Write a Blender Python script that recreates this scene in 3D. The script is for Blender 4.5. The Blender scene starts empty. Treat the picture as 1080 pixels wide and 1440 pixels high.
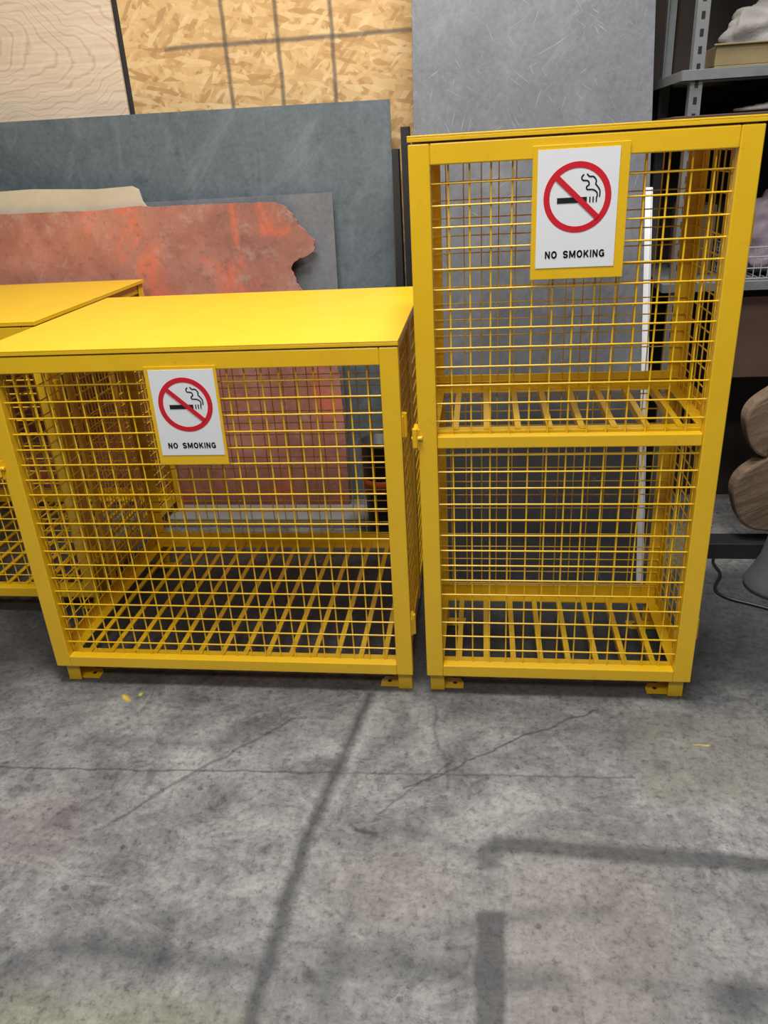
import bpy, bmesh, math, random
from mathutils import Vector, Matrix, noise
random.seed(7)
SC=bpy.context.scene
COL=bpy.context.collection

# ---------------------------------------------------------------- helpers
def link(o,parent=None):
    COL.objects.link(o)
    if parent is not None: o.parent=parent
    return o
def empty(name,loc=(0,0,0)):
    e=bpy.data.objects.new(name,None); e.location=loc; e.empty_display_size=.1
    return link(e)
class MB:
    def __init__(s): s.v=[]; s.f=[]
    def box(s,x0,x1,y0,y1,z0,z1):
        b=len(s.v)
        s.v+=[(x0,y0,z0),(x1,y0,z0),(x1,y1,z0),(x0,y1,z0),(x0,y0,z1),(x1,y0,z1),(x1,y1,z1),(x0,y1,z1)]
        s.f+=[tuple(b+i for i in q) for q in ((0,3,2,1),(4,5,6,7),(0,1,5,4),(1,2,6,5),(2,3,7,6),(3,0,4,7))]
    def tube(s,p,q,r,n=6,caps=True):
        p=Vector(p);q=Vector(q);d=(q-p).normalized()
        a=Vector((0,0,1)) if abs(d.z)<.9 else Vector((1,0,0))
        u=d.cross(a).normalized(); w=d.cross(u)
        b=len(s.v)
        for c in (p,q):
            for i in range(n):
                t=2*math.pi*i/n
                s.v.append(tuple(c+(u*math.cos(t)+w*math.sin(t))*r))
        for i in range(n):
            j=(i+1)%n
            s.f.append((b+i,b+j,b+n+j,b+n+i))
        if caps:
            s.f.append(tuple(b+i for i in range(n))[::-1]); s.f.append(tuple(b+n+i for i in range(n)))
    def poly(s,pts,off):
        """extrude polygon pts (3d) by vector off"""
        b=len(s.v); n=len(pts); off=Vector(off)
        s.v+=[tuple(p) for p in pts]; s.v+=[tuple(Vector(p)+off) for p in pts]
        s.f.append(tuple(b+i for i in range(n))[::-1]); s.f.append(tuple(b+n+i for i in range(n)))
        for i in range(n):
            j=(i+1)%n; s.f.append((b+i,b+j,b+n+j,b+n+i))
    def lathe(s,prof,c,n=32):
        b=len(s.v)
        for (r,z) in prof:
            for i in range(n):
                t=2*math.pi*i/n; s.v.append((c[0]+r*math.cos(t),c[1]+r*math.sin(t),c[2]+z))
        for k in range(len(prof)-1):
            for i in range(n):
                j=(i+1)%n; s.f.append((b+k*n+i,b+k*n+j,b+(k+1)*n+j,b+(k+1)*n+i))
    def build(s,name,mat,parent=None,bevel=0,smooth=False):
        m=bpy.data.meshes.new(name); m.from_pydata(s.v,[],s.f); m.update()
        bm=bmesh.new(); bm.from_mesh(m); bmesh.ops.recalc_face_normals(bm,faces=bm.faces); bm.to_mesh(m); bm.free()
        m.materials.append(mat)
        if smooth:
            for p in m.polygons: p.use_smooth=True
        o=bpy.data.objects.new(name,m); link(o,parent)
        if bevel:
            b=o.modifiers.new('bevel','BEVEL'); b.width=bevel; b.segments=2; b.limit_method='ANGLE'; b.angle_limit=math.radians(40)
        return o

# ---------------------------------------------------------------- materials
class NT:
    def __init__(s,name):
        s.m=bpy.data.materials.new(name); s.m.use_nodes=True; s.t=s.m.node_tree
        s.b=s.t.nodes['Principled BSDF']; s.geo=s.n('ShaderNodeNewGeometry'); s.pos=s.geo.outputs['Position']
    def n(s,t): return s.t.nodes.new(t)
    def l(s,a,b):
        if isinstance(a,(int,float)): b.default_value=a
        elif isinstance(a,tuple): b.default_value=a if len(a)==len(b.default_value) else (a+(1,))
        else: s.t.links.new(a,b)
    def math(s,op,a,b=0,c=None,clamp=False):
        x=s.n('ShaderNodeMath'); x.operation=op; x.use_clamp=clamp; s.l(a,x.inputs[0]); s.l(b,x.inputs[1])
        if c is not None: s.l(c,x.inputs[2])
        return x.outputs[0]
    def vmath(s,op,a,b):
        x=s.n('ShaderNodeVectorMath'); x.operation=op; s.l(a,x.inputs[0]); s.l(b,x.inputs[1])
        return x.outputs['Value'] if op in('DOT_PRODUCT','DISTANCE','LENGTH') else x.outputs[0]
    def mapping(s,scale=(1,1,1),rot=(0,0,0),src=None,loc=(0,0,0)):
        x=s.n('ShaderNodeMapping'); s.l(src or s.pos,x.inputs[0]); x.inputs['Scale'].default_value=scale; x.inputs['Rotation'].default_value=rot; x.inputs['Location'].default_value=loc
        return x.outputs[0]
    def aniso(s,scale,rot,src=None,loc=(0,0,0)):
        """rotate first, then stretch"""
        return s.mapping(scale,(0,0,0),s.mapping((1,1,1),rot,src),loc)
    def noise(s,scale,detail=4,rough=.55,src=None,dist=0,out=0):
        x=s.n('ShaderNodeTexNoise'); s.l(src or s.pos,x.inputs['Vector']); x.inputs['Scale'].default_value=scale; x.inputs['Detail'].default_value=detail; x.inputs['Roughness'].default_value=rough; x.inputs['Distortion'].default_value=dist
        return x.outputs[out]
    def vor(s,scale,src=None,feature='F1',out=0):
        x=s.n('ShaderNodeTexVoronoi'); x.feature=feature; s.l(src or s.pos,x.inputs['Vector']); x.inputs['Scale'].default_value=scale
        return x.outputs[out]
    def ramp(s,fac,stops):
        x=s.n('ShaderNodeValToRGB'); s.l(fac,x.inputs[0]); e=x.color_ramp.elements
        while len(e)<len(stops): e.new(.5)
        for i,(p,c) in enumerate(stops):
            e[i].position=p
            if isinstance(c,(int,float)): c=(c,c,c)
            e[i].color=(*c,1)
        return x.outputs[0]
    def mix(s,fac,a,b,mode='MIX'):
        x=s.n('ShaderNodeMix'); x.data_type='RGBA'; x.blend_type=mode; s.l(fac,x.inputs[0]); s.l(a,x.inputs[6]); s.l(b,x.inputs[7])
        return x.outputs[2]
    def bump(s,h,strength=.3,dist=.01):
        x=s.n('ShaderNodeBump'); s.l(h,x.inputs['Height']); x.inputs['Strength'].default_value=strength; x.inputs['Distance'].default_value=dist
        s.t.links.new(x.outputs[0],s.b.inputs['Normal'])
    def out(s,col=None,rough=None,metal=None,spec=None):
        if col is not None: s.l(col,s.b.inputs['Base Color'])
        if rough is not None: s.l(rough,s.b.inputs['Roughness'])
        if metal is not None: s.l(metal,s.b.inputs['Metallic'])
        if spec is not None: s.l(spec,s.b.inputs['Specular IOR Level'])
        return s.m
    def seg(s,p1,p2,w,soft,axes='xy',warp=None):
        """mask of a painted/stained stripe between two points on a surface"""
        def v(a,b): return (a,b,0.) if axes=='xy' else (a,0.,b)
        P1=Vector(v(*p1)); P2=Vector(v(*p2)); d=(P2-P1); L=d.length; d.normalize()
        up=Vector((0,0,1)) if axes=='xy' else Vector((0,1,0)); n=up.cross(d)
        src=warp or s.pos
        q=s.vmath('SUBTRACT',src,tuple(P1))
        dn=s.math('ABSOLUTE',s.vmath('DOT_PRODUCT',q,tuple(n)))
        ds=s.math('ABSOLUTE',s.math('SUBTRACT',s.vmath('DOT_PRODUCT',q,tuple(d)),L/2))
        a=s.math('DIVIDE',s.math('SUBTRACT',w+soft/2,dn),soft,clamp=True)
        b=s.math('DIVIDE',s.math('SUBTRACT',L/2+soft/2,ds),soft,clamp=True)
        return s.math('MULTIPLY',a,b)
    def spot(s,p,r,soft,warp=None):
        d=s.vmath('DISTANCE',warp or s.pos,(p[0],p[1],0.))
        return s.math('DIVIDE',s.math('SUBTRACT',r+soft/2,d),soft,clamp=True)
    def warp(s,scale,amt,detail=3,src=None):
        c=s.noise(scale,detail,src=src,out=1)
        c=s.vmath('SUBTRACT',c,(.5,.5,.5)); x=s.n('ShaderNodeVectorMath'); x.operation='SCALE'; s.l(c,x.inputs[0]); x.inputs['Scale'].default_value=amt
        return s.vmath('ADD',src or s.pos,x.outputs[0])

def simple(name,col,rough=.6,metal=0,var=.15,scale=12,bump=0):
    t=NT(name)
    n=t.noise(scale,4)
    c=t.mix(n,tuple(x*(1-var) for x in col),tuple(min(1,x*(1+var)) for x in col))
    if bump: t.bump(t.noise(scale*6,3),bump,.004)
    return t.out(c,rough,metal)

# yellow powder paint
t=NT('yellow_paint')
n=t.noise(9,3); c=t.mix(n,(.72,.43,.008),(.82,.505,.012))
g=t.ramp(t.noise(60,4,.7),[(.30,.0),(.38,1.)])
c=t.mix(t.math('MULTIPLY',t.math('SUBTRACT',1,g),.35),c,(.45,.27,.01))
t.bump(t.noise(220,3),.14,.002)
M_Y=t.out(c,.28,0,.75)
M_ROOF=M_Y

# concrete floor
t=NT('stained_concrete')
w1=t.warp(5,.09,4); w2=t.warp(14,.03,5); w3=t.warp(2.2,.25,4)
big=t.noise(2.1,7,.65,dist=.4); mid=t.noise(5,9,.74,dist=.3); fine=t.noise(48,7,.8)
base=t.ramp(mid,[(.30,(.085,.087,.092)),(.42,(.158,.159,.163)),(.53,(.225,.225,.226)),(.66,(.315,.313,.308)),(.78,(.39,.385,.38))])
base=t.mix(t.math('MULTIPLY',t.ramp(big,[(.40,1.),(.56,0.)]),.4),base,(.11,.112,.12))
# dark blotches and pale cement haze
bl=t.noise(8,8,.75,src=t.mapping((1,1,1),loc=(4,9,0)),dist=.8)
base=t.mix(t.math('MULTIPLY',t.ramp(bl,[(.38,1.),(.46,0.)]),.5),base,(.065,.068,.075))
b2=t.noise(3.4,8,.7,src=t.mapping((1.4,.8,1),loc=(24,3,0)),dist=1.2)
base=t.mix(t.math('MULTIPLY',t.ramp(b2,[(.37,1.),(.45,0.)]),.35),base,(.09,.088,.09))
hz=t.noise(4.2,9,.78,src=t.mapping((.8,1.3,1),(0,0,.2),loc=(14,2,0)),dist=1.0)
base=t.mix(t.math('MULTIPLY',t.ramp(hz,[(.51,0.),(.62,1.)]),.42),base,(.37,.362,.352))
# directional trowel / drag marks
for rot,sc,lo,am in ((.12,(2.2,26,1),3,.45),(-.5,(3,34,1),7,.35),(1.05,(3,34,1),11,.35),(-1.2,(3,40,1),17,.3),(.45,(2.5,36,1),23,.35)):
    st=t.noise(1,6,.75,src=t.aniso(sc,(0,0,rot),t.warp(3,.10),(lo,lo*2,0)))
    base=t.mix(t.math('MULTIPLY',t.ramp(st,[(.31,1.),(.38,0.)]),am),base,(.05,.053,.06))
    base=t.mix(t.math('MULTIPLY',t.ramp(st,[(.64,0.),(.69,1.)]),am*.7),base,(.42,.42,.415))
def addspot(base,p,r,soft,col,amt,w=None):
    m=t.math('MULTIPLY',t.spot(p,r,soft,w or w3),amt)
    return t.mix(m,base,col)
def addseg(base,a,b,w,soft,col,amt,wp=None):
    m=t.math('MULTIPLY',t.seg(a,b,w,soft,'xy',wp or w2),amt)
    return t.mix(m,base,col)
base=addspot(base,(-1.2,1.42),.12,.22,(.26,.19,.185),.3)
base=addspot(base,(-.22,1.32),.16,.22,(.27,.225,.21),.35)
base=addspot(base,(.25,1.25),.25,.22,(.26,.225,.21),.4)
base=addspot(base,(.15,1.0),.2,.2,(.25,.22,.205),.35)
# newer slab patch
base=addseg(base,(.43,1.79),(1.6,1.79),.18,.02,(.225,.22,.185),.5)
base=addseg(base,(-1.4,.93),(-.45,.93),.05,.08,(.25,.245,.16),.45,w1)
# stains
DK=(.045,.048,.054)
base=addseg(base,(-.365,2.04),(-.455,1.43),.014,.025,DK,.78)
base=addseg(base,(-.455,1.44),(-.485,.7),.018,.025,DK,.78)
base=addseg(base,(-.33,2.04),(-.40,1.55),.006,.03,(.42,.42,.42),.45)
base=addseg(base,(.02,1.45),(.72,1.425),.024,.020,DK,.72)
base=addseg(base,(.02,1.45),(.016,1.37),.03,.020,DK,.6)
base=addseg(base,(.018,1.25),(.012,.7),.032,.012,DK,.75)
base=addseg(base,(-.98,1.10),(-.50,1.07),.02,.05,DK,.6,w1)
base=addseg(base,(-.75,1.17),(-.70,1.02),.02,.05,DK,.45,w1)
base=addseg(base,(-.35,1.12),(.20,1.08),.02,.05,DK,.55,w1)
base=addseg(base,(-.30,1.33),(-.34,1.0),.015,.05,DK,.45,w1)
base=addseg(base,(-.25,1.50),(.02,1.40),.012,.05,DK,.5,w1)
base=addseg(base,(.25,1.10),(.70,1.12),.015,.05,DK,.45,w1)
base=addseg(base,(-1.2,1.75),(-.75,1.78),.012,.05,DK,.4,w1)
base=addseg(base,(-.1,1.20),(.3,1.28),.010,.04,DK,.4,w1)
base=addseg(base,(-.34,1.468),(-.27,1.458),.008,.012,DK,.88)
base=addseg(base,(-1.45,1.63),(-.4,1.67),.003,.007,DK,.75)
base=addseg(base,(-.4,1.67),(.42,1.70),.003,.007,DK,.6)
base=addseg(base,(-.22,1.62),(-.05,1.74),.003,.007,DK,.85,w1)
base=addseg(base,(-.05,1.74),(.35,1.99),.003,.007,DK,.85,w1)
base=addseg(base,(-.10,1.74),(-.28,1.52),.002,.006,DK,.7,w1)
base=addseg(base,(-.6,1.9),(-1.0,1.45),.005,.010,DK,.65,w1)
base=addseg(base,(-.15,1.98),(-.10,1.62),.004,.012,DK,.6,w1)
base=addspot(base,(.52,1.08),.05,.05,DK,.7,w1)
base=addspot(base,(.50,1.75),.02,.03,DK,.5,w1)
base=addspot(base,(-.37,1.07),.012,.02,(.03,.03,.03),.8,w2)
base=addspot(base,(-1.2,1.22),.012,.02,(.03,.03,.03),.7,w2)
# shade under the cages, painted into the floor colour as a dark band
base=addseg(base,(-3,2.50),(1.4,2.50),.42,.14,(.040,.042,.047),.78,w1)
# yellow overspray
YS=(.75,.58,.02)
base=addseg(base,(-1.20,1.985),(-1.165,1.955),.006,.010,YS,.95)
base=addspot(base,(-1.14,1.99),.007,.008,YS,.95,w2)
base=addseg(base,(.60,1.838),(.65,1.845),.002,.006,YS,.8)
base=addspot(base,(-.05,1.72),.004,.006,YS,.8)
# little dark pits / droplets
v=t.vor(9,w2); pits=t.math('MULTIPLY',t.ramp(v,[(.055,1.),(.085,0.)]),.5)
base=t.mix(pits,base,(.04,.04,.045))
v=t.vor(27,w2); base=t.mix(t.math('MULTIPLY',t.ramp(v,[(.06,1.),(.12,0.)]),.4),base,(.05,.05,.055))
base=t.mix(1.,base,t.ramp(fine,[(.34,(.36,.36,.37)),(.47,(.80,.795,.785)),(.62,(1,.995,.985))]),'MULTIPLY')
h=t.math('ADD',t.math('MULTIPLY',mid,.7),t.math('MULTIPLY',fine,.3))
t.bump(h,.5,.006)
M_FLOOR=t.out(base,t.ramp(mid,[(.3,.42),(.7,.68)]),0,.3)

# osb : layered elongated strands
t=NT('osb')
col=t.ramp(t.noise(14,4),[(.3,(.44,.265,.10)),(.7,(.58,.38,.17))])
for i,(rot,sc) in enumerate(((.35,(13,1,62)),(-.5,(12,1,55)),(1.2,(14,1,60)),(-1.0,(14,1,66)),(.05,(11,1,55)),(.8,(14,1,60)),(-.2,(13,1,60)))):
    src=t.aniso(sc,(0,rot,0),t.warp(9,.02),(i*3.1,0,i*5.7))
    vv=t.n('ShaderNodeTexVoronoi'); t.l(src,vv.inputs['Vector']); vv.inputs['Scale'].default_value=1
    bw=t.n('ShaderNodeSeparateColor'); t.l(vv.outputs['Color'],bw.inputs[0])
    cc=t.ramp(bw.outputs[0],[(.1,(.36,.20,.075)),(.4,(.50,.31,.13)),(.7,(.57,.38,.17)),(.95,(.62,.44,.23))])
    m=t.ramp(bw.outputs[1],[(.66,0.),(.68,.75)])
    col=t.mix(m,col,cc)
wm=t.warp(8,.012)
for s_ in [((-1.115,3.3),(-1.10,1.75)),((-.875,3.3),(-.87,1.75)),((-.635,3.3),(-.635,1.75)),((-1.38,2.07),(-.2,2.07)),((-1.15,2.32),(-.2,2.32))]:
    col=t.mix(t.math('MULTIPLY',t.seg(*s_,.009,.010,'xz',wm),.72),col,(.05,.045,.045))
M_OSB=t.out(col,.7)
# plywood
t=NT('plywood')
wv=t.n('ShaderNodeTexWave'); wv.wave_type='RINGS'; wv.rings_direction='Y'
t.l(t.mapping((.5,1,2.2),(0,0,0),t.warp(2.2,.35,3),(1.3,0,-4.6)),wv.inputs[0]); wv.inputs['Scale'].default_value=7; wv.inputs['Distortion'].default_value=3; wv.inputs['Detail'].default_value=3; wv.inputs['Detail Scale'].default_value=1.2
col=t.ramp(wv.outputs[1],[(.0,(.56,.44,.33)),(.6,(.60,.48,.36)),(.90,(.56,.43,.32)),(1.,(.42,.30,.21))])
col=t.mix(.4,col,t.ramp(t.noise(30,5,src=t.mapping((.15,1,2.5))),[(.3,(.42,.31,.22)),(.7,(.70,.59,.46))]))
M_PLY=t.out(col,.65)

def steel(name,c0,c1,c2,rough,metal,marks=.4,seedloc=(0,0,0),scratch=0,lower_dark=0):
    t=NT(name)
    src=t.mapping((1,1,1),loc=seedloc)
    n1=t.noise(2.2,7,.65,src=src,dist=.5)
    col=t.ramp(n1,[(.3,c0),(.5,c1),(.72,c2)])
    n2=t.noise(7,6,.7,src=t.mapping((1,1,.35),src=src),dist=.8)
    col=t.mix(t.math('MULTIPLY',t.ramp(n2,[(.50,0.),(.66,1.)]),marks),col,tuple(x*1.5 for x in c2))
    n3=t.noise(14,6,.75,src=src); col=t.mix(t.math('MULTIPLY',t.ramp(n3,[(.54,0.),(.66,1.)]),marks*1.2),col,tuple(x*.45 for x in c0))
    n5=t.noise(50,5,.75,src=src); col=t.mix(.18,col,t.ramp(n5,[(.35,tuple(x*.4 for x in c0)),(.65,tuple(x*1.5 for x in c2))]))
    sm=t.noise(1,6,.75,src=t.aniso((1.2,1,7),(0,.9,0),src),dist=.4)
    col=t.mix(t.math('MULTIPLY',t.ramp(sm,[(.54,0.),(.68,1.)]),marks*1.2),col,tuple(x*1.6 for x in c2))
    if lower_dark:   # colour gets darker towards the lower end of the sheet
        g=t.seg((-.4,.25),(.8,.25),.42,.25,'xz',t.warp(3,.25,5))
        col=t.mix(t.math('MULTIPLY',g,lower_dark),col,(.022,.020,.021))
    if scratch:
        for i,(rot,sc) in enumerate(((.5,(6,1,150)),(-.6,(8,1,160)),(1.3,(6,1,150)),(-1.1,(8,1,170)))):
            v=t.noise(1,2,.5,src=t.aniso(sc,(0,rot,0),t.warp(2,.08,src=src),(i*3,0,i)))
            m=t.ramp(v,[(.715,0.),(.735,1.)]); col=t.mix(t.math('MULTIPLY',m,scratch),col,tuple(min(1,x*2.4) for x in c2))
    return t.out(col,rough,metal)
M_BLUE=steel('blue_mill_scale_steel',(.068,.088,.103),(.105,.129,.148),(.14,.163,.182),.5,.2,.3,(3,0,1),0)
M_GREY=steel('grey_sheet_steel',(.125,.132,.15),(.165,.172,.19),(.20,.205,.22),.5,.2,.2,(9,0,4),0)
M_PANEL=steel('scuffed_steel',(.054,.058,.068),(.080,.085,.097),(.108,.113,.125),.6,.1,.26,(0,0,0),.35,.7)
M_BEIGE=simple('beige_board',(.46,.41,.31),.7,0,.2,9)
# rust red plate
t=NT('rusty_red_plate')
n=t.noise(3,8,.7,dist=.3)
col=t.ramp(n,[(.3,(.22,.095,.07)),(.48,(.34,.135,.095)),(.62,(.41,.18,.13)),(.78,(.40,.26,.215))])
n2=t.noise(3.2,7,.72,src=t.mapping((1,1,.7),loc=(5,0,2)),dist=.5)
col=t.mix(t.math('MULTIPLY',t.ramp(n2,[(.54,0.),(.70,1.)]),.75),col,(.80,.14,.045))
n3=t.noise(26,6,.75); col=t.mix(t.math('MULTIPLY',t.ramp(n3,[(.54,0.),(.66,1.)]),.45),col,(.10,.065,.06))
n4=t.noise(13,6,.75,src=t.mapping((1,1,1),loc=(1,1,7))); col=t.mix(t.math('MULTIPLY',t.ramp(n4,[(.54,0.),(.68,1.)]),.4),col,(.44,.34,.31))
t.bump(n3,.3,.004)
M_RED=t.out(col,.75)
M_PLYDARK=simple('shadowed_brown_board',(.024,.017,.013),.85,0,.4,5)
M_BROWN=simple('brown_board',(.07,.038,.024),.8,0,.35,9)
M_DARK=simple('dark_steel',(.025,.025,.027),.55,.3,.3,9)
M_BLACK=simple('black_plastic',(.012,.012,.013),.4,0,.2,9)
M_GALV=simple('galvanised_steel',(.16,.17,.18),.5,.3,.25,25)
M_PLANK=simple('grey_weathered_timber',(.25,.25,.235),.8,0,.25,9,.4)
M_WHITE=simple('white_enamel',(.74,.76,.79),.45,0,.03,9)
M_ALU=simple('white_aluminium_angle',(.62,.63,.65),.4,.1,.08,9)
M_BASK=simple('dull_chrome_wire',(.34,.34,.35),.4,.4,.08,9)
M_SRED=simple('sign_red',(.58,.012,.025),.4,0,.04,9)
M_SBLK=simple('sign_black',(.01,.01,.01),.4,0,.04,9)
M_CLOTH=simple('grey_cloth',(.21,.20,.19),.9,0,.3,14,.5)
M_PURP=simple('mauve_cloth',(.19,.155,.19),.9,0,.4,20,.5)
M_TRAY=simple('tan_tray',(.17,.13,.06),.7,0,.3,14)
M_CARD=simple('cardboard',(.12,.075,.04),.85,0,.25,14)
M_ORANGE=simple('orange_plastic',(.40,.075,.015),.5,0,.3,14)
M_GREYP=simple('grey_plastic',(.10,.10,.11),.55,0,.15,9)
M_BIN=simple('dark_grey_bin',(.035,.036,.038),.5,0,.2,9)
t=NT('log_wood')
n=t.noise(4,6,.7,src=t.aniso((1,1,9),(0,.5,0)),dist=.6)
n2=t.noise(9,5,.7)
c=t.ramp(n,[(.3,(.075,.048,.03)),(.5,(.17,.115,.075)),(.7,(.26,.19,.13))])
c=t.mix(t.math('MULTIPLY',t.ramp(n2,[(.5,0.),(.65,1.)]),.5),c,(.06,.04,.028))
M_LOG=t.out(c,.85)
t.bump(n,.4,.008)
M_WALL=simple('dark_wall_lining',(.045,.04,.036),.85,0,.3,3)

# ---------------------------------------------------------------- camera
f=1090.; th=math.radians(24.7); r=math.radians(3.38); yaw=math.radians(8)
R0=Vector((math.cos(yaw),math.sin(yaw),0)); Fh=Vector((-math.sin(yaw),math.cos(yaw),0))
F=Fh*math.cos(th)+Vector((0,0,-math.sin(th))); U0=Fh*math.sin(th)+Vector((0,0,math.cos(th)))
R=R0*math.cos(r)-U0*math.sin(r); U=R0*math.sin(r)+U0*math.cos(r)
cd=bpy.data.cameras.new('camera'); cam=bpy.data.objects.new('camera',cd); link(cam)
cd.sensor_fit='VERTICAL'; cd.sensor_height=24; cd.lens=24*f/1440; cd.clip_start=.02
mw=Matrix.Identity(4)
for i in range(3):
    mw[i][0]=R[i]; mw[i][1]=U[i]; mw[i][2]=-F[i]
mw[0][3]=0; mw[1][3]=0; mw[2][3]=1.6
cam.matrix_world=mw
SC.camera=cam

# ---------------------------------------------------------------- room
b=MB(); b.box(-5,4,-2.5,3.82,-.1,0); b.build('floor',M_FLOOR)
b=MB(); b.box(-5,4,3.82,3.95,-.1,4.2); b.build('wall_back',M_WALL)

b=MB(); b.box(-1.562,-.22,3.79,3.805,0,3.6); b.build('osb_panel',M_OSB,None,.002)
b=MB(); b.box(-2.9,-1.585,3.77,3.79,0,3.59); b.build('plywood_panel',M_PLY,None,.002)

# ---------------------------------------------------------------- leaning sheets
def sheet(name,outline,yb,yt,zt,th_,mat,bevel=.001):
    """outline in (x,z); leans from y=yb at z=0 to y=yt at z=zt"""
    k=(yt-yb)/zt; b=MB()
    pts=[(x,yb+k*z,z) for x,z in outline]
    a=math.atan(k); b.poly(pts,(0,th_*math.cos(a),0))
    return b.build(name,mat,None,0)
sheet('large_blue_steel_sheet',[(-3.1,0),(-.40,0),(-.385,1.81),(-3.1,1.83)],3.60,3.64,1.8,.01,M_BLUE)
sheet('grey_steel_sheet',[(-1.9,0),(-.665,0),(-.645,1.465),(-1.9,1.465)],3.545,3.565,1.47,.008,M_GREY)
sheet('beige_board',[(-3.0,0),(-1.47,0),(-1.47,1.44),(-1.49,1.47),(-1.50,1.52),(-1.53,1.535),(-1.7,1.53),(-2.0,1.545),(-2.3,1.54),(-3.0,1.55)],3.515,3.535,1.5,.010,M_BEIGE)
key=[(-3.0,0),(-.66,0),(-.655,.4),(-.66,.67),(-.70,.90),(-.75,1.0),(-.79,1.06),(-.815,1.09),(-.835,1.13),(-.84,1.17),(-.815,1.20),(-.775,1.215),(-.745,1.225),(-.728,1.245),(-.725,1.275),(-.755,1.305),(-.80,1.36),(-.83,1.41),(-.89,1.44),(-1.2,1.447),(-1.45,1.447),(-1.49,1.455),(-1.7,1.445),(-2.2,1.45),(-3.0,1.455)]
out=[]
for i,(p,q) in enumerate(zip(key,key[1:]+key[:1])):
    L=math.dist(p,q); n=max(1,int(L/.012)) if 1<=i<=23 else 1
    for k in range(n):
        x=p[0]+(q[0]-p[0])*k/n; z=p[1]+(q[1]-p[1])*k/n
        j=.005 if 5<=i<=17 else .0015
        if k or i>5: x+=random.uniform(-j,j); z+=random.uniform(-j,j) if z>.1 else 0
        out.append((x,z))
sheet('rusty_red_plate',out,3.475,3.50,1.45,.014,M_RED)
b=MB(); b.box(-1.9,-.42,3.27,3.44,0,.045); b.build('timber_plank',M_PLANK,None,.004)
# tall steel panel
k=.278; b=MB(); zt=3.3
b.poly([(-.26,2.79,0),(.612,2.79,0),(.612,2.79+k*zt,zt),(-.26,2.79+k*zt,zt)],(0,.012,0))
b.build('tall_steel_panel',M_PANEL,None,.001)
# white angle leaning against panel's right edge
e=empty('white_aluminium_angle_bar',(0,0,0))
b=MB()
def lean(z,off=0): return 2.775+k*z+off
for (xa,xb,ya,yb2) in ((.606,.626,0,.003),(.625,.628,-.02,.003)):
    b.poly([(xa,lean(0,ya),0.0),(xb,lean(0,ya),0.0),(xb,lean(0,yb2),0.0),(xa,lean(0,yb2),0.0)],(-.012,k*1.44,1.44))
b.build('angle_profile',M_ALU,e)

# dark upright channels between sheet and tall panel
e=empty('dark_steel_uprights')
b=MB(); b.box(-.372,-.345,3.50,3.58,0,1.62); b.box(-.335,-.30,3.53,3.59,0,1.70); b.tube((-.285,3.52,0),(-.285,3.60,1.45),.012,10)
b.build('channels',M_DARK,e)

# ---------------------------------------------------------------- cages
def wires(b,axis,c,a0,a1,z0,z1,sp=.05,rw=.0023,off=0.):
    n=int(round((a1-a0)/sp)); m=int(round((z1-z0)/sp))
    for i in range(1,n):
        a=a0+(a1-a0)*i/n+random.uniform(-.0008,.0008)
        if axis=='y': b.tube((a,c,z0),(a,c,z1),rw,6,False)
        else: b.tube((c,a,z0),(c,a,z1),rw,6,False)
    for i in range(1,m):
        z=z0+(z1-z0)*i/m
        d=-2*rw*.8 if axis=='y' else 2*rw*.8
        if axis=='y': b.tube((a0,c+d,z),(a1,c+d,z),rw,6,False)
        else: b.tube((c+d,a0,z),(c+d,a1,z),rw,6,False)

def angle_post(b,x,y,sx,sy,z0,z1,w=.045,t=.005):
    xs=sorted((x,x+sx*w)); ys=sorted((y,y+sy*t)); b.box(*xs,*ys,z0,z1)
    xs=sorted((x,x+sx*t)); ys=sorted((y+sy*t,y+sy*w)); b.box(*xs,*ys,z0,z1)

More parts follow.
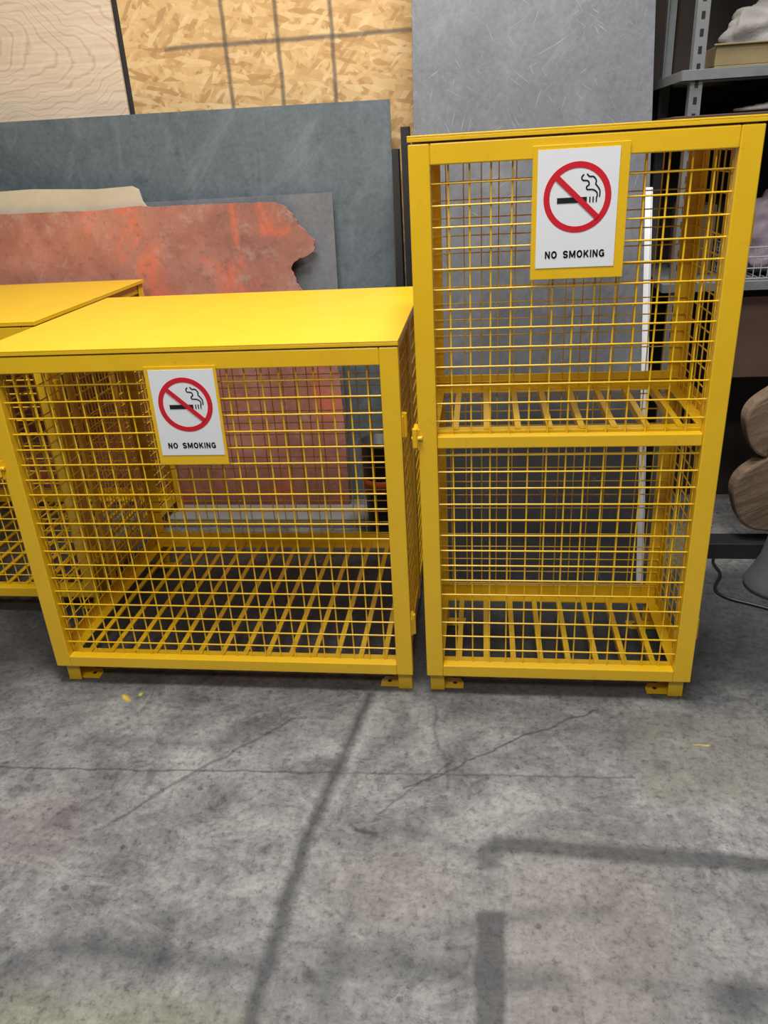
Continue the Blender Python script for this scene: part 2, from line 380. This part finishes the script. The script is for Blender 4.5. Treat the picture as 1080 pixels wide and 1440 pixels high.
def cage(x0,x1,y0,depth,H,shelves,nsl,latch_side,hinge_side,midpost=True,latch_z=.85,sp=.05):
    e=empty('gas_cylinder_cage')
    y1=y0+depth; zb=.07; W=.052
    fy=y0; yb=y0+.034      # door frame front / back faces ; body starts at yb
    b=MB()
    bx0=x0+.008; bx1=x1-.008
    for (x,sx) in ((bx0,1),(bx1,-1)):
        angle_post(b,x,yb+.003,sx,1,0,H-.006)
        angle_post(b,x,y1,sx,-1,0,H-.006)
    b.build('corner_posts',M_Y,e,.0015)
    b=MB()
    for z in [zb+.03]+[s for s in shelves]:
        b.box(bx0+.005,bx0+.010,yb+.05,y1-.05,z,z+.05); b.box(bx0+.010,bx0+.045,yb+.01,y1-.01,z,z+.005)
        b.box(bx1-.010,bx1-.005,yb+.05,y1-.05,z,z+.05); b.box(bx1-.045,bx1-.010,yb+.01,y1-.01,z,z+.005)
        b.box(bx0+.01,bx1-.01,y1-.010,y1-.005,z,z+.05); b.box(bx0+.01,bx1-.01,y1-.045,y1-.010,z-.001,z+.004)
        b.box(bx0+.01,bx1-.01,yb+.008,yb+.013,z-.045,z+.005); b.box(bx0+.01,bx1-.01,yb+.013,yb+.045,z-.001,z+.004)
    for (ya,yc) in ((yb+.008,yb+.013),(y1-.010,y1-.005)): b.box(bx0+.01,bx1-.01,ya,yc,H-.052,H-.006)
    for (xa,xc) in ((bx0+.005,bx0+.010),(bx1-.010,bx1-.005)): b.box(xa,xc,yb+.05,y1-.05,H-.052,H-.006)
    if midpost:
        ym=(yb+y1)/2
        b.box(bx0+.001,bx0+.006,ym-.02,ym+.02,zb+.03,H-.02); b.box(bx1-.006,bx1-.001,ym-.02,ym+.02,zb+.03,H-.02)
    b.build('rails',M_Y,e,.001)
    b=MB()
    for z in [zb+.03]+shelves:
        for i in range(nsl):
            xc=bx0+.05+(bx1-bx0-.10)*(i+.5)/nsl
            b.box(xc-.0085,xc+.0085,yb+.014,y1-.012,z+.0055,z+.0095); b.box(xc-.0085,xc-.0050,yb+.047,y1-.047,z-.014,z+.0055)
    b.build('shelf_slats',M_Y,e)
    b=MB(); b.box(x0-.001,x1+.001,y0-.002,y1+.003,H-.005,H)
    b.box(x0-.001,x1+.001,y0-.002,y0+.001,H-.014,H-.005)
    b.box(x0-.001,x0+.001,y0+.001,y1+.003,H-.014,H-.005); b.box(x1-.001,x1+.001,y0+.001,y1+.003,H-.014,H-.005)
    b.build('roof_plate',M_ROOF,e,.002)
    b=MB(); zt=H-.018
    b.box(x0,x0+W,fy,yb,zb+.012,zt); b.box(x1-W,x1,fy,yb,zb+.012,zt)
    b.box(x0+W,x1-W,fy,yb,zt-.048,zt); b.box(x0+W,x1-W,fy,yb,zb+.012,zb+.052)
    for s in shelves:
        b.box(x0+W,x1-W,fy+.006,yb,s-.035,s+.0)
    b.build('door_frame',M_Y,e,.003)
    b=MB(); ed=[zb+.05]+[s-.015 for s in shelves]+[zt-.04]
    wires(b,'y',fy+.026,x0+W-.01,x1-W+.01,ed[0],ed[-1],sp,.0026)
    b.build('door_wire_mesh',M_Y,e,0,True)
    b=MB()
    wires(b,'x',bx0+.013,yb+.012,y1-.01,zb+.04,H-.02,sp,.0023)
    wires(b,'x',bx1-.017,yb+.012,y1-.01,zb+.04,H-.02,sp,.0023)
    wires(b,'y',y1-.013,bx0+.01,bx1-.01,zb+.04,H-.02,sp,.0020)
    b.build('side_and_back_wire_mesh',M_Y,e,0,True)
    b=MB()
    for (x,sx) in ((bx0+.006,1),(bx1-.006,-1)):
        for (y,sy) in ((yb+.012,1),(y1-.01,-1)):
            x2=x+sx*.10
            outer=[(x,y),(x2,y),(x2,y+sy*.03),(x2-sx*.012,y+sy*.05),(x,y+sy*.05)]
            b.poly([(p[0],p[1],.0) for p in outer],(0,0,.005))
            b.poly([(x,y+sy*.05,.004),(x+sx*.06,y+sy*.05,.004),(x,y+sy*.05,.06)],(0,sy*.004,0))
    b.build('anchor_plates',M_Y,e,.001)
    b=MB()
    for (x,sx) in ((bx0+.006,1),(bx1-.006,-1)):
        for (y,sy) in ((yb+.012,1),(y1-.01,-1)):
            b.tube((x+sx*.072,y+sy*.024,.0048),(x+sx*.072,y+sy*.024,.0056),.007,14)
    b.build('anchor_holes',M_BLACK,e)
    hx=x1+.004 if hinge_side>0 else x0-.004
    b=MB()
    for z in (.22,H-.28):
        b.tube((hx,yb+.002,z),(hx,yb+.002,z+.07),.009,12)
        b.box(min(hx,hx-hinge_side*.012),max(hx,hx-hinge_side*.012),yb-.02,yb+.03,z+.005,z+.065)
    b.build('hinges',M_Y,e,.001)
    lx=x0 if latch_side<0 else x1; s=latch_side
    b=MB()
    b.box(*sorted((lx-s*.004,lx+s*.014)),fy-.004,fy+.05,latch_z-.03,latch_z+.03)
    b.tube((lx+s*.008,fy-.008,latch_z-.02),(lx+s*.008,fy-.008,latch_z+.035),.008,10)
    b.tube((lx-s*.012,fy-.006,latch_z+.006),(lx+s*.018,fy-.006,latch_z+.006),.006,10)
    b.build('latch',M_Y,e,.0015)
    return e
cage(-1.437,-.222,2.025,.89,1.157,[],14,-1,1,True,.80)
cage(-.177,.631,2.025,.475,1.637,[.885],8,-1,1,False,.88,.0505)
cage(-2.72,-1.492,2.47,.93,1.157,[],14,-1,1,True,.80)

# ---------------------------------------------------------------- signs
def sign(xc,zt,yf,w=.187,h=.265,pw=.222,ph=.30):
    e=empty('no_smoking_sign',(0,0,0))
    px0=xc-w/2-.012; b=MB(); b.box(px0,px0+pw,yf,yf+.003,zt-ph,zt+.002); b.build('backing_plate',M_Y,e,.001)
    x0=xc-w/2; z0=zt-.008-h; y=yf
    b=MB(); b.box(x0,x0+w,y-.0015,y,z0,z0+h); b.build('sign_board',M_WHITE,e)
    cx=xc; cz=z0+h*.60; R1=w*.42; R2=w*.345; N=64; b=MB()
    for i in range(N):
        a=2*math.pi*i/N; c=2*math.pi*(i+1)/N
        P=[(cx+rr*math.cos(q),y-.0016,cz+rr*math.sin(q)) for rr,q in ((R2,a),(R1,a),(R1,c),(R2,c))]
        b.poly(P,(0,-.0006,0))
    a=math.radians(-43); d=Vector((math.cos(a),0,math.sin(a))); nrm=Vector((-d.z,0,d.x)); hw=w*.034; L=R2+.003
    c0=Vector((cx,y-.0030,cz))
    b.poly([c0-d*L-nrm*hw,c0+d*L-nrm*hw,c0+d*L+nrm*hw,c0-d*L+nrm*hw],(0,-.0005,0))
    b.build('prohibition_ring',M_SRED,e)
    b=MB(); ch=w*.033
    b.box(cx-w*.25,cx+w*.12,y-.0024,y-.0016,cz-ch-w*.03,cz+ch-w*.03)
    for xx in (.15,.19,.23): b.box(cx+w*xx,cx+w*(xx+.016),y-.0024,y-.0016,cz-ch-w*.03,cz+ch-w*.03)
    def stroke(pts,wd,b=b,smooth=True,ox=cx,oz=cz,sc=w):
        if smooth:
            P=[]
            for i in range(len(pts)-1):
                p0=Vector(pts[max(i-1,0)]);p1=Vector(pts[i]);p2=Vector(pts[i+1]);p3=Vector(pts[min(i+2,len(pts)-1)])
                for k_ in range(8):
                    u=k_/8; P.append(.5*((2*p1)+(p2-p0)*u+(2*p0-5*p1+4*p2-p3)*u*u+(3*p1-p0-3*p2+p3)*u**3))
            P.append(Vector(pts[-1]))
        else: P=[Vector(p) for p in pts]
        for p,q in zip(P,P[1:]):
            dd=(q-p).normalized(); nn=Vector((-dd.y,dd.x))*wd
            ext=dd*wd*.3 if smooth else Vector((0,0))
            A=[p-ext-nn,q+ext-nn,q+ext+nn,p-ext+nn]
            b.poly([(ox+sc*v_.x,y-.0024,oz+sc*v_.y) for v_ in A],(0,.0006,0))
    stroke([(.245,.0),(.24,.05),(.19,.085),(.12,.09),(.11,.12),(.14,.15),(.12,.19),(.06,.20),(.045,.235),(.07,.265)],.008)
    stroke([(.275,.0),(.275,.07),(.245,.12),(.22,.15),(.225,.19),(.19,.235),(.14,.24),(.11,.27)],.008)
    b.build('cigarette_symbol',M_SBLK,e)
    # bold block lettering, built from strokes (unit = cap height)
    b=MB(); s_=.10
    def arc(cx_,cy_,rx,ry,a0,a1,n=16):
        return [(cx_+rx*math.cos(math.radians(a0+(a1-a0)*i/n)),cy_+ry*math.sin(math.radians(a0+(a1-a0)*i/n))) for i in range(n+1)]
    G={'N':(.72,[[(.1,0),(.1,1)],[(.62,0),(.62,1)],[(.12,.93),(.60,.07)]]),
       'O':(.80,[arc(.40,.5,.30,.41,0,360,24)]),
       'S':(.70,[arc(.35,.70,.25,.21,20,270,14)+arc(.35,.29,.25,.20,90,-160,14)]),
       'M':(.90,[[(.1,0),(.1,1)],[(.80,0),(.80,1)],[(.13,.95),(.45,.12)],[(.45,.12),(.77,.95)]]),
       'K':(.74,[[(.1,0),(.1,1)],[(.14,.36),(.62,.97)],[(.30,.58),(.66,.03)]]),
       'I':(.20,[[(.1,0),(.1,1)]]),
       'G':(.80,[arc(.40,.5,.30,.41,45,330,20),[(.66,.05),(.66,.47)],[(.42,.47),(.75,.47)]]),' ':(.55,[])}
    text='NO SMOKING'; tot=sum(G[c][0]+.16 for c in text)-.16; H_=w*.76/tot; xo=cx-w*.38; zo=z0+h*.085
    for c in text:
        for P in G[c][1]: stroke(P,s_,b,len(P)>2,xo,zo,H_)
        xo+=(G[c][0]+.16)*H_
    b.build('lettering',M_SBLK,e)
    return e
sign(.222,1.598,2.02-.0005)
sign(-.827,1.102,2.02-.0005,.187,.25,.207,.288)

# ---------------------------------------------------------------- shelving rack on the right
e=empty('shelving_rack')
RX0=.70; RX1=2.0; RY0=3.10; RY1=3.62
b=MB()
for (x,sx) in ((RX0,1),(RX1,-1)):
    for (y,sy) in ((RY0,1),(RY1,-1)):
        angle_post(b,x,y,sx,sy,0,2.6,.04,.003)
b.build('slotted_posts',M_GALV,e)
b=MB()
for i in range(32):
    z=.9+i*.05
    b.box(RX0+.014,RX0+.026,RY0-.0008,RY0+.0002,z,z+.022)
b.build('post_slots',M_BLACK,e)
b=MB()
for z in (1.80,1.10):
    b.box(RX0-.03,RX1,RY0-.01,RY1+.02,z,z+.004); b.box(RX0-.03,RX1,RY0-.012,RY0-.009,z-.028,z+.004); b.box(RX0-.033,RX0-.03,RY0-.01,RY1,z-.028,z+.004)
b.build('shelf_trays',M_GALV,e,.001)
b=MB(); b.box(RX0-.05,RX1,RY0-.03,RY1+.02,1.645,1.665); b.build('board_shelf',M_BROWN,e,.002)
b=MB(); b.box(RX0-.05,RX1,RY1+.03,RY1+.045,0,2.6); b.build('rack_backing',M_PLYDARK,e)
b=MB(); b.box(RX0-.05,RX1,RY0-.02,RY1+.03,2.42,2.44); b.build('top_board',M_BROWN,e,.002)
b=MB(); b.box(RX0+.22,RX1-.1,RY0+.03,RY0+.05,.73,1.04); b.build('brown_panel',M_BROWN,e,.002)

def lump(name,c,rad,mat,seed=0,amp=.35,folds=0):
    bm=bmesh.new(); bmesh.ops.create_icosphere(bm,subdivisions=5,radius=1)
    for v in bm.verts:
        p=v.co.copy(); q=p*1.3+Vector((seed,seed*2,0)); n=noise.noise(q)*amp+noise.noise(q*2.5)*amp*.3
        n+=math.sin(p.z*folds+noise.noise(q*1.5)*6+p.x*3)*.05 if folds else 0
        p*=1+n; v.co=Vector((p.x*rad[0],p.y*rad[1],max(p.z,-.7)*rad[2]))
    zmin=min(v.co.z for v in bm.verts)
    m=bpy.data.meshes.new(name); bm.to_mesh(m); bm.free(); m.materials.append(mat)
    for p in m.polygons: p.use_smooth=True
    o=bpy.data.objects.new(name,m); o.location=(c[0],c[1],c[2]-zmin); return link(o)
# open tan tray with folded rim
e=empty('tan_storage_tray'); b=MB()
b.box(.78,1.30,3.13,3.45,1.805,1.812)
for q in ((.78,1.30,3.13,3.137),(.78,1.30,3.443,3.45),(.78,.787,3.137,3.443),(1.293,1.30,3.137,3.443)): b.box(*q,1.812,1.872)
for q in ((.772,1.308,3.122,3.137),(.772,1.308,3.443,3.458)): b.box(*q,1.872,1.878)
b.build('tray_body',M_TRAY,e,.002)
lump('folded_cloth_bundle',(1.03,3.29,1.813),(.20,.11,.12),M_CLOTH,3,.3,7)
cu=bpy.data.curves.new('coiled_rope','CURVE'); cu.dimensions='3D'; cu.bevel_depth=.006
sp=cu.splines.new('NURBS'); pts=[]
for i in range(60):
    a=i*.55; pts.append((1.0+.14*math.cos(a)+i*.003,3.2+.07*math.sin(a),1.674+.0004*i))
sp.points.add(len(pts)-1)
for p,q in zip(sp.points,pts): p.co=(*q,1)
o=bpy.data.objects.new('coiled_rope',cu); cu.materials.append(M_CLOTH); link(o)
# cardboard carton at the back of the middle shelf
e=empty('cardboard_carton'); b=MB(); b.box(.78,.89,3.30,3.55,1.105,1.36); b.build('carton_body',M_CARD,e,.003)
b=MB(); b.box(.7795,.8905,3.41,3.44,1.36,1.3607); b.build('tape_strip',M_TRAY,e)
e=empty('wire_basket'); b=MB()
bx0,bx1,by0,by1,bz0,bz1=.92,1.35,3.12,3.45,1.106,1.22
for i in range(18):
    x=bx0+(bx1-bx0)*i/17; b.tube((x,by0,bz0+.003),(x,by0,bz1),.002); b.tube((x,by1,bz0+.003),(x,by1,bz1),.002); b.tube((x,by0,bz0+.003),(x,by1,bz0+.003),.002)
for i in range(11):
    y=by0+(by1-by0)*i/10; b.tube((bx0,y,bz0+.003),(bx0,y,bz1),.002); b.tube((bx1,y,bz0+.003),(bx1,y,bz1),.002)
for z in (bz0+.003,bz0+.04,bz0+.08,bz1):
    for p,q in (((bx0,by0),(bx1,by0)),((bx1,by0),(bx1,by1)),((bx1,by1),(bx0,by1)),((bx0,by1),(bx0,by0))): b.tube((*p,z),(*q,z),.0025)
b.build('basket_wires',M_BASK,e)
lump('mauve_cloth_pile',(1.12,3.28,1.112),(.17,.125,.17),M_PURP,8,.3,9)

def logpiece(name,cx,cz,R,y0,y1,a0,a1):
    b=MB(); n=28; P=[]
    for i in range(n+1):
        a=a0+(a1-a0)*i/n; rr=R*(1+.03*math.sin(a*5)); P.append((cx+rr*math.cos(a),cz+rr*math.sin(a)))
    b.poly([(x,y0,z) for x,z in P],(0,y1-y0,0)); return b.build(name,M_LOG,None,.012)
logpiece('split_log',1.17,.28,.17,3.0,3.08,math.radians(100),math.radians(275))
logpiece('split_log',1.16,.58,.15,3.0,3.08,math.radians(95),math.radians(250))
b=MB(); b.box(.86,1.45,2.98,3.08,0,.07); b.build('dark_timber_offcut',M_DARK,None,.004)
b=MB(); b.lathe([(0,0),(.13,0),(.13,.02),(.115,.05),(.085,.12),(.065,.22),(.055,.34),(.05,.42),(.0,.43)],(1.14,2.76,0),32); b.build('grey_conical_stand',M_GREYP,None,0,True)
cu=bpy.data.curves.new('black_cable','CURVE'); cu.dimensions='3D'; cu.bevel_depth=.006
sp=cu.splines.new('NURBS'); pts=[(.95,2.97,.006),(.93,2.93,.006),(.96,2.85,.006),(.91,2.78,.006),(.88,2.70,.006),(.93,2.64,.006),(.99,2.62,.006),(1.05,2.58,.006)]
sp.points.add(len(pts)-1); sp.use_endpoint_u=True
for p,q in zip(sp.points,pts): p.co=(*q,1)
o=bpy.data.objects.new('black_cable',cu); cu.materials.append(M_BLACK); link(o)
e=empty('dark_grey_bin'); b=MB(); b.lathe([(0,.0),(.075,0),(.09,.46),(.095,.46),(.095,.475),(.086,.475),(.072,.02),(0,.02)],(-.44,3.17,0),28); b.build('bin_body',M_BIN,e,0,True)
b=MB(); b.lathe([(.084,.25),(.0855,.25),(.0875,.31),(.086,.31)],(-.44,3.17,0),28); b.build('orange_band',M_ORANGE,e,0,True)

# ---------------------------------------------------------------- lights
def area(name,loc,size,power,target,col=(1,1,1)):
    l=bpy.data.lights.new(name,'AREA'); l.shape='RECTANGLE'; l.size=size[0]; l.size_y=size[1]; l.energy=power; l.color=col
    o=bpy.data.objects.new(name,l); link(o); o.location=loc; o.rotation_euler=(Vector(target)-Vector(loc)).to_track_quat('-Z','Y').to_euler(); return o
area('ceiling_lamp',(.1,2.35,4.4),(1.2,.3),125,(0,2.2,0),(1,.97,.92))
area('ceiling_lamp',(-.3,.9,4.6),(1.8,.4),160,(0,1.6,0),(1,.97,.92))
area('ceiling_lamp',(-.6,-1.8,4.3),(2.4,.5),95,(-.2,2.4,.8),(1,.98,.94))
w=bpy.data.worlds.new('world'); SC.world=w; w.use_nodes=True
w.node_tree.nodes['Background'].inputs[0].default_value=(.98,.98,1,1); w.node_tree.nodes['Background'].inputs[1].default_value=.10
SC.view_settings.view_transform='Standard'; SC.view_settings.look='None'; SC.view_settings.exposure=0
